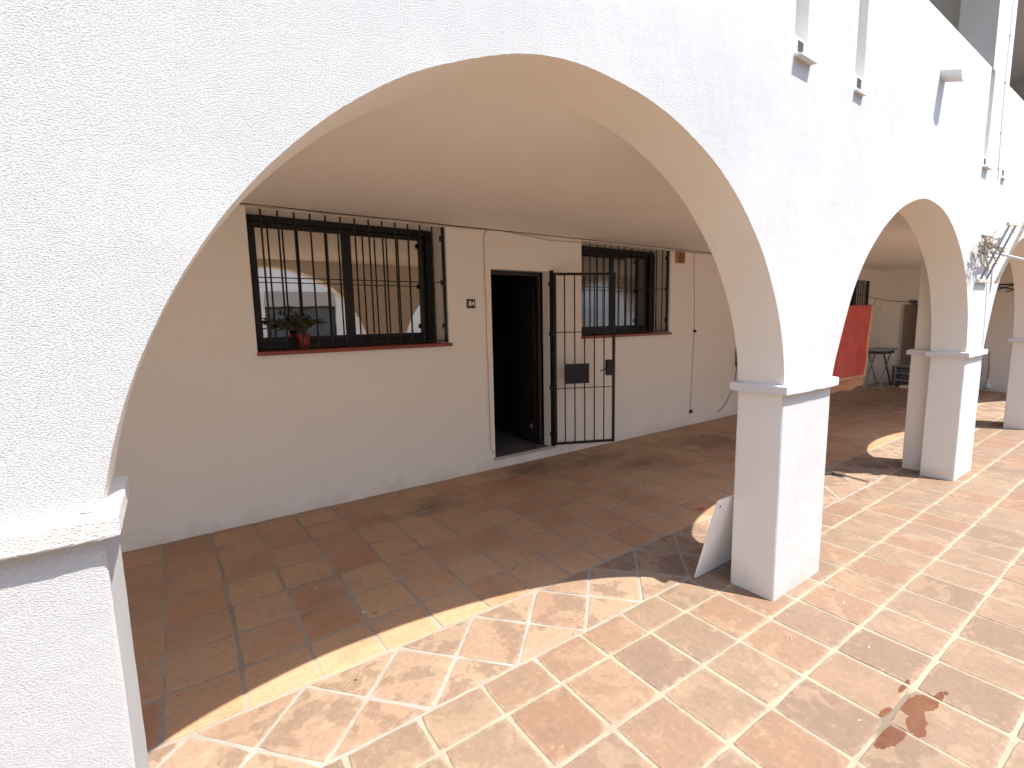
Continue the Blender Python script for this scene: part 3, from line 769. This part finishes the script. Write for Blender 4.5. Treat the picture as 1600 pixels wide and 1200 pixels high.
# potted plant on window sill
PX, PY, PZ = -1.695, D+.13, 1.3925
P = empty('potted_plant', (PX, PY, PZ), 'small leafy plant in a red pot on the sill behind the window bars', 'potted plant')
prof = [(0, PZ+.001), (.036, PZ+.001), (.038, PZ+.004), (.050, PZ+.105), (.056, PZ+.107), (.058, PZ+.135), (.054, PZ+.136), (.050, PZ+.118), (.0, PZ+.116)]
pp = MB().lathe(PX, PY, prof[:-1], 28).build('pot', M_POT, P, smooth=False)
MB().lathe(PX, PY, [(.0501, PZ+.119), (.03, PZ+.124), (0, PZ+.126)], 20).build('soil', M_SOIL, P)
st = MB(); lf = MB(); rnd = random.Random(11)
def leaf(p, d, L, W):
    d = d.normalized(); s_ = d.cross(Vector((rnd.uniform(-1, 1), rnd.uniform(-1, 1), rnd.uniform(-.3, 1)))).normalized(); n_ = s_.cross(d)
    V = []; K = 5
    for k in range(K+1):
        t = k/K; w_ = W*math.sin(math.pi*min(1, .12+t*.88))**.8; q = p+d*L*t-Vector((0, 0, 1))*L*.25*t*t
        V += [q-s_*w_+n_*w_*.25, q, q+s_*w_+n_*w_*.25]
    F = []
    for k in range(K): b = k*3; F += [(b, b+1, b+4, b+3), (b+1, b+2, b+5, b+4)]
    lf.raw(V, F)
ends = []
for k in range(30):
    ang = rnd.uniform(0, 2*math.pi); spread = rnd.uniform(.06, .26)*(1 if k % 3 else .5)
    ex = PX+math.cos(ang)*spread*1.02-.04; ey = PY+math.sin(ang)*min(spread, .085); ez = PZ+.16+rnd.uniform(.0, .2)*(1.2-spread/.34)
    if k < 8: ex = PX-.14-.025*k+rnd.uniform(-.02, .02); ez = PZ+.2+rnd.uniform(-.06, .06)
    elif k < 11: ex = PX+.13+.02*(k-8); ez = PZ+.24+rnd.uniform(-.05, .05)
    p0 = Vector((PX+rnd.uniform(-.02, .02), PY+rnd.uniform(-.02, .02), PZ+.12)); p1 = Vector((ex, ey, ez)); mid = (p0+p1)/2+Vector((0, 0, .05))
    pts = [p0, p0*.6+mid*.4+Vector((0, 0, .01)), mid, p1]
    st.tube(pts, [.0035, .003, .0025, .0018], 5)
    for j in range(9):
        t = .3+.7*j/8; q = pts[1]+(mid-pts[1])*t*2 if t < .5 else mid+(p1-mid)*(t-.5)*2
        dr = Vector((rnd.uniform(-1, 1), rnd.uniform(-.5, .5), rnd.uniform(-.35, .9)))+(p1-p0).normalized()*.7
        leaf(q, dr, rnd.uniform(.028, .048), rnd.uniform(.007, .011))
leaf(Vector((PX+.01, PY-.056, PZ+.14)), Vector((.1, -.2, -1)), .06, .014); leaf(Vector((PX-.01, PY-.05, PZ+.15)), Vector((-.1, -.5, -.6)), .05, .012)
st.build('stems', M_STEM, P, smooth=True); lf.build('foliage', M_LEAF, P, smooth=True, fix=False)

# clothes airer on the facade above the third pillar
A = empty('clothes_airer', (3.6, 0, 1.87), 'old wooden clothes airer with cords tilted out from the white facade', 'clothes airer')
bA0, bA1 = Vector((3.39, -.172, 2.345)), Vector((3.80, -.172, 2.375)); bB0, bB1 = Vector((3.37, -.02, 1.87)), Vector((3.74, -.02, 1.875))
def bar(m, p, q, w_, h):
    p, q = Vector(p), Vector(q); d = (q-p); L = d.length; d.normalize(); s_ = d.cross(Vector((0, 0, 1))).normalized(); u_ = s_.cross(d)
    M = Matrix(((d.x, s_.x, u_.x, p.x), (d.y, s_.y, u_.y, p.y), (d.z, s_.z, u_.z, p.z), (0, 0, 0, 1)))
    m.box(0, -w_/2, -h/2, L, w_/2, h/2, .002, M); return m
bar(MB(), bA0, bA1, .022, .028).build('end_bar', M_WOOD, A); bar(MB(), bB0, bB1, .022, .028).build('end_bar', M_WOOD, A)
for t in (.08, .2, .62, .72):
    p = bB0.lerp(bB1, t); q = bA0.lerp(bA1, t+.08); MB().tube([p, p.lerp(q, .5)+Vector((0, 0, -.004)), q], .0042, 6).build('cord', M_CORD, A)
bar(MB(), (3.95, -.03, 1.86), (4.02, -.19, 2.46), .05, .018).build('side_rail', M_WOOD, A)
MB().tube([(3.60, -.005, 2.165), (3.78, -.05, 2.135), (3.95, -.21, 2.065), (4.1, -.40, 2.0)], .011, 10).build('support_pole', M_POLE, A)
MB().tube([(3.5, -.05, 2.2), (3.62, -.075, 2.17), (3.8, -.09, 2.15)], .016, 6).build('cross_bar', M_WOOD, A)
for (x, y, z) in ((3.62, -.03, 1.99), (3.44, -.12, 2.22), (3.70, -.155, 2.31)):
    MB().box(x-.012, y-.01, z-.02, x+.012, y+.01, z+.02, .003).build('cord_clamp', M_WOOD, A)
# dried leaves hanging on the wall beside it
dr = MB(); rnd = random.Random(5)
o0 = Vector((3.17, -.045, 2.20))
for k in range(46):
    d = Vector((rnd.uniform(-.6, 1.5), rnd.uniform(-.55, .05), rnd.uniform(-1.0, .7))).normalized(); L = rnd.uniform(.08, .22); w_ = rnd.uniform(.005, .013)
    p = o0+Vector((rnd.uniform(-.05, .28), rnd.uniform(-.03, .02), rnd.uniform(-.13, .05))); s_ = d.cross(Vector((rnd.uniform(-1, 1), rnd.uniform(-1, 1), .3))).normalized()
    V = []; K = 5
    for j in range(K+1):
        t = j/K; q = p+d*L*t+Vector((rnd.uniform(-.006, .006), 0, -.04*t*t)); q.y = min(q.y, -.008); ww = w_*(1-t*.85); V += [q-s_*ww, q+s_*ww+Vector((0, -.003, 0))]
    dr.raw(V, [(2*j, 2*j+1, 2*j+3, 2*j+2) for j in range(K)])
for (i, v_) in enumerate(dr.v): dr.v[i] = (v_[0], min(v_[1], -.006), v_[2])
tag(dr.build('dried_palm_bunch', M_DRY, fix=False), 'dried palm leaves bunched on the white facade beside the clothes airer', 'dried plant')

# clothesline, towel and orange cloth in the second bay
W0, W1 = Vector((3.50, .455, 1.70)), Vector((9.6, D+.03, 2.0)); JN = W0.lerp(W1, .57)
cl = MB(); cl.tube([W0, W0.lerp(W1, .3)+Vector((0, 0, -.03)), W0.lerp(W1, .6)+Vector((0, 0, -.03)), W1], .0045, 6)
CLN = cl.build('clothesline', M_CABLED, smooth=True); tag(CLN, 'thin dark clothesline strung from the back pier to the barred window under the arcade', 'clothesline')
d_ = (W1-W0).normalized()
MB().tube([W0+d_*.02, W0+d_*.30], .022, 8).build('line_tightener', M_CLIP, CLN)
LA = Vector((5.2, 2.0, 1.735)); LB = Vector((7.02, 2.0, 1.735))
r2 = MB(); r2.tube([(4.9, 2.0, CE), LA, LB, W0.lerp(W1, .575)+Vector((0, 0, -.03))], .003, 6)
tag(r2.build('towel_line', M_CABLED, smooth=True), 'short drying cord holding up the red towel behind the nearest free pillar', 'cord')
def hang(name, xa, xb, xa2, xb2, z1, z0, yo, mat, label, trim=None, seed=1):
    rnd = random.Random(seed); m = MB(); nx, nz = 44, 30; V = []
    th = .006
    for side in (0, 1):
        for j in range(nz+1):
            t = j/nz; 
            for i in range(nx+1):
                s_ = i/nx; x = (xa+(xb-xa)*s_)*(1-t)+(xa2+(xb2-xa2)*s_)*t
                z = z1+(z0-z1)*t-.012*math.sin(s_*19)*(1-t)*.5+noise.noise(Vector((s_*5, t*2, seed)))*.012
                y = 2.0+yo+.022*t*math.sin(s_*9+seed)+.010*t*math.sin(s_*23+2*t)+noise.noise(Vector((s_*6, t*3, seed+3)))*.03*t
                V.append((x, y+(th if side else 0), z))
    N = (nx+1)*(nz+1); F = []; MI = []
    for side in (0, 1):
        for j in range(nz):
            for i in range(nx):
                b = side*N+j*(nx+1)+i; F.append((b, b+1, b+nx+2, b+nx+1)); MI.append(1 if (trim and (i >= nx-2 or j >= nz-1)) else 0)
    for i in range(nx):
        for j in (0, nz): b = j*(nx+1)+i; F.append((b, b+1, N+b+1, N+b)); MI.append(0)
    for j in range(nz):
        for i in (0, nx): b = j*(nx+1)+i; F.append((b, b+nx+1, N+b+nx+1, N+b)); MI.append(1 if trim and i else 0)
    b0 = len(m.v); m.v += V; m.f += F; m.m += MI
    o = m.build(name, [mat]+([trim] if trim else []), smooth=True); tag(o, label, 'towel' if trim else 'cloth'); return o
hang('red_towel', 5.35, 7.0, 5.25, 6.80, 1.735, .55, 0.0, M_RED, 'red towel with orange fringed edge hanging behind the nearest free pillar', M_TRIM, 2)
hang('orange_cloth', 5.35, 7.02, 5.2, 7.22, 1.715, .34, .13, M_ORANGE, 'orange cloth hanging just behind the red towel and showing below it', None, 5)

# folding table and stacked chairs at the far end
FT = empty('folding_table', (10.0, 2.72, 0), 'grey folding table with crossed legs standing by the far end wall', 'folding table')
MB().box(9.55, 2.60, .80, 10.22, 3.0, .85, .006).build('table_top', M_GREYP, FT)
MB().box(9.60, 2.63, .74, 10.17, 2.96, .798, .004).build('apron', M_GREYD, FT)
for yy in (2.66, 2.93):
    MB().tube([(9.68, yy, .73), (10.20, yy, .02)], .015, 8).build('leg', M_GREYD if yy < 2.8 else M_GREYP, FT); MB().tube([(10.12, yy+.03, .73), (9.64, yy+.03, .02)], .015, 8).build('leg', M_GREYP, FT)
MB().box(9.60, 2.60, .0, 9.68, 3.0, .03, .004).build('foot_bar', M_GREYP, FT); MB().box(10.16, 2.60, .0, 10.24, 3.0, .03, .004).build('foot_bar', M_GREYP, FT)
def stool(x, y, z, label):
    r = empty('plastic_stool', (x, y, z), label, 'stool', 'stacked plastic stools at the far end wall')
    MB().box(x-.17, y-.20, z+.12, x+.17, y+.20, z+.15, .006).build('seat', M_GREYP, r)
    for sx in (-1, 1):
        for sy in (-1, 1): MB().box(x+sx*.15-.018, y+sy*.18-.018, z, x+sx*.15+.018, y+sy*.18+.018, z+.119, .003).build('leg', M_GREYD, r)
    MB().box(x-.172, y-.13, z+.075, x-.165, y+.13, z+.118, .002).build('apron', M_GREYD, r)
stool(10.5, 2.50, 0, 'grey plastic stool at the floor, bottom of the stack beside the folding table')
stool(10.5, 2.50, .152, 'grey plastic stool in the middle of the stack beside the folding table')
stool(10.5, 2.50, .304, 'topmost grey plastic stool of the stack beside the folding table')
bk = MB(); bk.box(10.10, 2.30, 0, 10.26, 2.48, .05, .006); tag(bk.build('white_tray', M_WHITEP), 'small white tray on the floor in front of the stacked grey stools', 'tray')
CR = []
for k, lab in enumerate(('bottom blue-grey crate of the stack by the far end wall', 'second blue-grey crate up in the stack by the far end wall', 'third blue-grey crate up in the stack by the far end wall', 'topmost blue-grey crate of the stack by the far end wall')):
    z = .005+.165*k; m = MB(); x0, x1, y0, y1 = 10.35, 10.72, 1.33, 1.75
    m.box(x0, y0, z, x1, y1, z+.02, .003); m.box(x0, y0, z+.021, x0+.012, y1, z+.15, .003); m.box(x1-.012, y0, z+.021, x1, y1, z+.15, .003); m.box(x0+.013, y0, z+.021, x1-.013, y0+.012, z+.15, .003); m.box(x0+.013, y1-.012, z+.021, x1-.013, y1, z+.15, .003)
    m.box(x0-.012, y0-.012, z+.135, x0-.001, y1+.012, z+.155, .003); m.box(x0-.012, y0-.013, z+.135, x1+.001, y0-.001, z+.155, .003)
    o = m.build('plastic_crate', plain('blue_grey_crate%d' % k, (.06, .085, .13) if k % 2 else (.13, .16, .20), .5)); tag(o, lab, 'crate', 'crates stacked by the far end wall'); CR.append(o)
# white hand lamp hung on a cable at the end wall
hl = MB(); hl.lathe(10.69, 1.21, [(0, .06), (.05, .065), (.055, .10), (.03, .14), (.022, .17), (.014, .24), (0, .245)], 14); HL = hl.build('hanging_lamp', M_WHITEP, smooth=True)
tag(HL, 'small white lamp hanging low on a cable at the far end wall', 'lamp'); MB().tube([(10.70, 1.21, .24), (10.735, 1.22, .5), (10.74, 1.24, .8)], .012, 6).build('flex', M_CABLE, HL)
# black folding bracket high on end wall
br = MB(); yA, yB = .98, 1.32
br.tube([(10.735, yA, 2.10), (10.735, yB, 2.10)], .012, 6); br.tube([(10.735, yA, 2.09), (10.735, yB, 1.97)], .009, 6); br.tube([(10.735, yA, 2.0), (10.735, yB, 2.09)], .008, 6)
br.tube([(10.735, yA, 2.10), (10.735, yA, 1.99), (10.735, yA+.12, 1.96)], .009, 6)
tag(br.build('wall_bracket', M_BLACK), 'black folding metal bracket high on the far end wall', 'bracket')

# thin stick with a worn brush head on the tiles
bs = MB(); bs.tube([(2.672, .46, .012), (2.70, .60, .010), (2.715, .68, .012)], .006, 6); BS = bs.build('hand_brush', plain('dark_stick', (.07, .045, .03), .7), smooth=True)
tag(BS, 'worn hand brush with thin dark stick lying on the tiles past the nearest free pillar', 'brush')
h = MB(); rnd = random.Random(2)
h.raw(*(lambda V, F: (V, F))([(2.70+.035*math.cos(a_)+.0, .735+.06*math.sin(a_), z_) for z_ in (.004, .03) for a_ in [2*math.pi*k/14 for k in range(14)]], [(k, (k+1) % 14, 14+(k+1) % 14, 14+k) for k in range(14)]+[tuple(range(14, 28))])); h.build('brush_head', plain('grey_brush_wood', (.16, .12, .09), .8), BS)
h = MB()
for k in range(40):
    p0 = Vector((2.70+rnd.uniform(-.03, .03), .78, .015)); p1 = p0+Vector((rnd.uniform(-.06, .04), rnd.uniform(.04, .10), rnd.uniform(-.01, .02))); p1.z = max(.003, p1.z); h.tube([p0, p1], .0025, 4)
h.build('bristles', M_DRY, BS)

# small litter on the tiles
lit = []
rnd = random.Random(9)
def chip(x, y, s_, mat, name, label, cat, grp):
    m = MB(); n = 7; V = []; 
    for z_, sc in ((.0008, 1), (.004, .7)):
        for k in range(n): a_ = 2*math.pi*k/n; rr = s_*sc*(.7+.5*math.sin(k*2.3+x*9)); V.append((x+rr*math.cos(a_), y+rr*.6*math.sin(a_), z_+.0006))
    m.raw(V, [(k, (k+1) % n, n+(k+1) % n, n+k) for k in range(n)]+[tuple(range(n, 2*n)), tuple(range(n-1, -1, -1))])
    tag(m.build(name, mat), label, cat, grp)
M_CHIP = plain('plaster_crumb', (.75, .70, .62), .9); M_LEAFD = plain('dead_leaf', (.06, .035, .02), .8)
CR_ = [((-.62, -.33), 'pale plaster crumb on a sunlit tile left of the nearest free pillar'), ((-.25, -.22), 'pale plaster crumb just before the front corner of the nearest free pillar'),
       ((-.02, -.47), 'pale plaster crumb on the sunlit tile above the red wet stain'), ((.30, -.24), 'pale plaster crumb on the sunlit tiles right beside the nearest free pillar'),
       ((-.55, -.62), 'pale plaster crumb on the sunlit tile left of the red wet stain'), ((.95, -.52), 'pale plaster crumb on the sunlit courtyard tiles farthest from the red stain'),
       ((1.0, 1.95), 'white crumb on the shaded tiles below the gate, leftmost of the cluster'), ((1.15, 1.78), 'white crumb on the shaded tiles below the gate, middle of the cluster'),
       ((.92, 1.72), 'white crumb on the shaded tiles below the gate, lowest of the cluster'), ((1.3, 1.88), 'white crumb on the shaded tiles below the gate, rightmost of the cluster'),
       ((-2.05, 1.72), 'white crumb on the shaded tiles beside the left pillar, nearer the back wall'), ((-1.9, 1.3), 'white crumb on the shaded tiles beside the left pillar, nearer the sun line')]
for (x, y), lab in CR_: chip(x, y, rnd.uniform(.006, .011), M_CHIP, 'plaster_crumb', lab, 'crumb', 'plaster crumbs on the tiles')
LF_ = [((-.28, 2.42), 'tiny dark dead leaf on the shaded tiles below the open door'), ((-.95, 1.18), 'tiny dark dead leaf on the shaded tiles in the middle of the large arch'),
       ((-1.85, 1.25), 'tiny dark dead leaf on the shaded tiles near the left pillar'), ((-2.1, .80), 'tiny dark dead leaf on a sunlit diamond tile at lower left'),
       ((-.35, 1.42), 'tiny dark dead leaf on the shaded tiles left of the leaning board'), ((.4, -.15), 'tiny dark dead leaf on the sunlit tile at the foot of the nearest free pillar')]
for (x, y), lab in LF_: chip(x, y, rnd.uniform(.009, .014), M_LEAFD, 'dead_leaf', lab, 'leaf', 'dead leaves on the tiles')
chip(.86, 1.05, .055, plain('red_leaf', (.35, .06, .025), .7), 'red_leaf', 'small reddish leaf on the shaded tiles near the leaning board', 'leaf', None)

# ------------------------------------------------------------------ building across the courtyard (seen in the window glass)
O = empty('courtyard_building', (0, -7, 0), 'white building across the courtyard mirrored in the window glass', 'building')
oh = [(-.4, 1.5, .95, 2.12), (5.0, 6.9, .95, 2.12), (-5.6, -3.7, .95, 2.12), (8.2, 9.1, .05, 2.15), (2.6, 3.5, .05, 2.15)]
f = MB(); xs = sorted({-9.0, 16.0}|{v for h in oh for v in h[:2]}); zs = sorted({-.05, 6.2}|{v for h in oh for v in h[2:]})
for a, b in zip(xs, xs[1:]):
    for c0, c1 in zip(zs, zs[1:]):
        if not any(h[0] < (a+b)/2 < h[1] and h[2] < (c0+c1)/2 < h[3] for h in oh): f.q((b, -7, c0), (a, -7, c0), (a, -7, c1), (b, -7, c1))
for (a, b, c0, c1) in oh:
    for q in (((a, -7, c0), (a, -7.2, c0), (a, -7.2, c1), (a, -7, c1)), ((b, -7, c0), (b, -7.2, c0), (b, -7.2, c1), (b, -7, c1)), ((a, -7, c1), (b, -7, c1), (b, -7.2, c1), (a, -7.2, c1)), ((a, -7, c0), (b, -7, c0), (b, -7.2, c0), (a, -7.2, c0))): f.q(*q)
f.q((-9, -7, 6.2), (16, -7, 6.2), (16, -10, 6.2), (-9, -10, 6.2)); f.q((-9, -7, -.05), (-9, -10, -.05), (-9, -10, 6.2), (-9, -7, 6.2)); f.q((16, -7, -.05), (16, -10, -.05), (16, -10, 6.2), (16, -7, 6.2)); f.q((-9, -10, -.05), (16, -10, -.05), (16, -10, 6.2), (-9, -10, 6.2))
f.build('wall', M_OPP, O)
for (a, b, c0, c1) in oh:
    if c0 < .5:
        MB().box(a, -7.19, c0, b, -7.13, c1, .004).build('door', M_DOOR, O); continue
    m = MB(); y = -7.15
    m.box(a+.002, y, c0+.002, a+.05, y+.06, c1-.002, .003); m.box(b-.05, y, c0+.002, b-.002, y+.06, c1-.002, .003); m.box(a+.051, y, c1-.05, b-.051, y+.06, c1-.002, .003); m.box(a+.051, y, c0+.002, b-.051, y+.06, c0+.05, .003); m.box((a+b)/2-.03, y, c0+.051, (a+b)/2+.03, y+.06, c1-.051, .003)
    o = m.build('window', M_FRAME, O); MB().box(a+.05, y+.02, c0+.05, b-.05, y+.025, c1-.05).build('pane', plain('dark_glass', (.10, .105, .115), .15), o)
    MB().box(a-.0, -6.995, c1+.003, b+.0, -6.93, c1+.42, .01).build('shutter_box', M_SHUT, o)
ac = MB(); ac.box(11.2, -6.99, 1.55, 12.1, -6.65, 2.2, .02); AC = ac.build('air_conditioner', M_WHITEP); tag(AC, 'white outdoor air conditioner box on the wall across the courtyard', 'air conditioner')
fan = MB(); n = 24
for r in (.10, .16, .22, .27): fan.tube([(11.55+r*math.cos(2*math.pi*k/n), -6.64, 1.87+r*math.sin(2*math.pi*k/n)) for k in range(n+1)], .008, 5, cap=False)
fan.build('fan_grille', M_GREYP, AC)
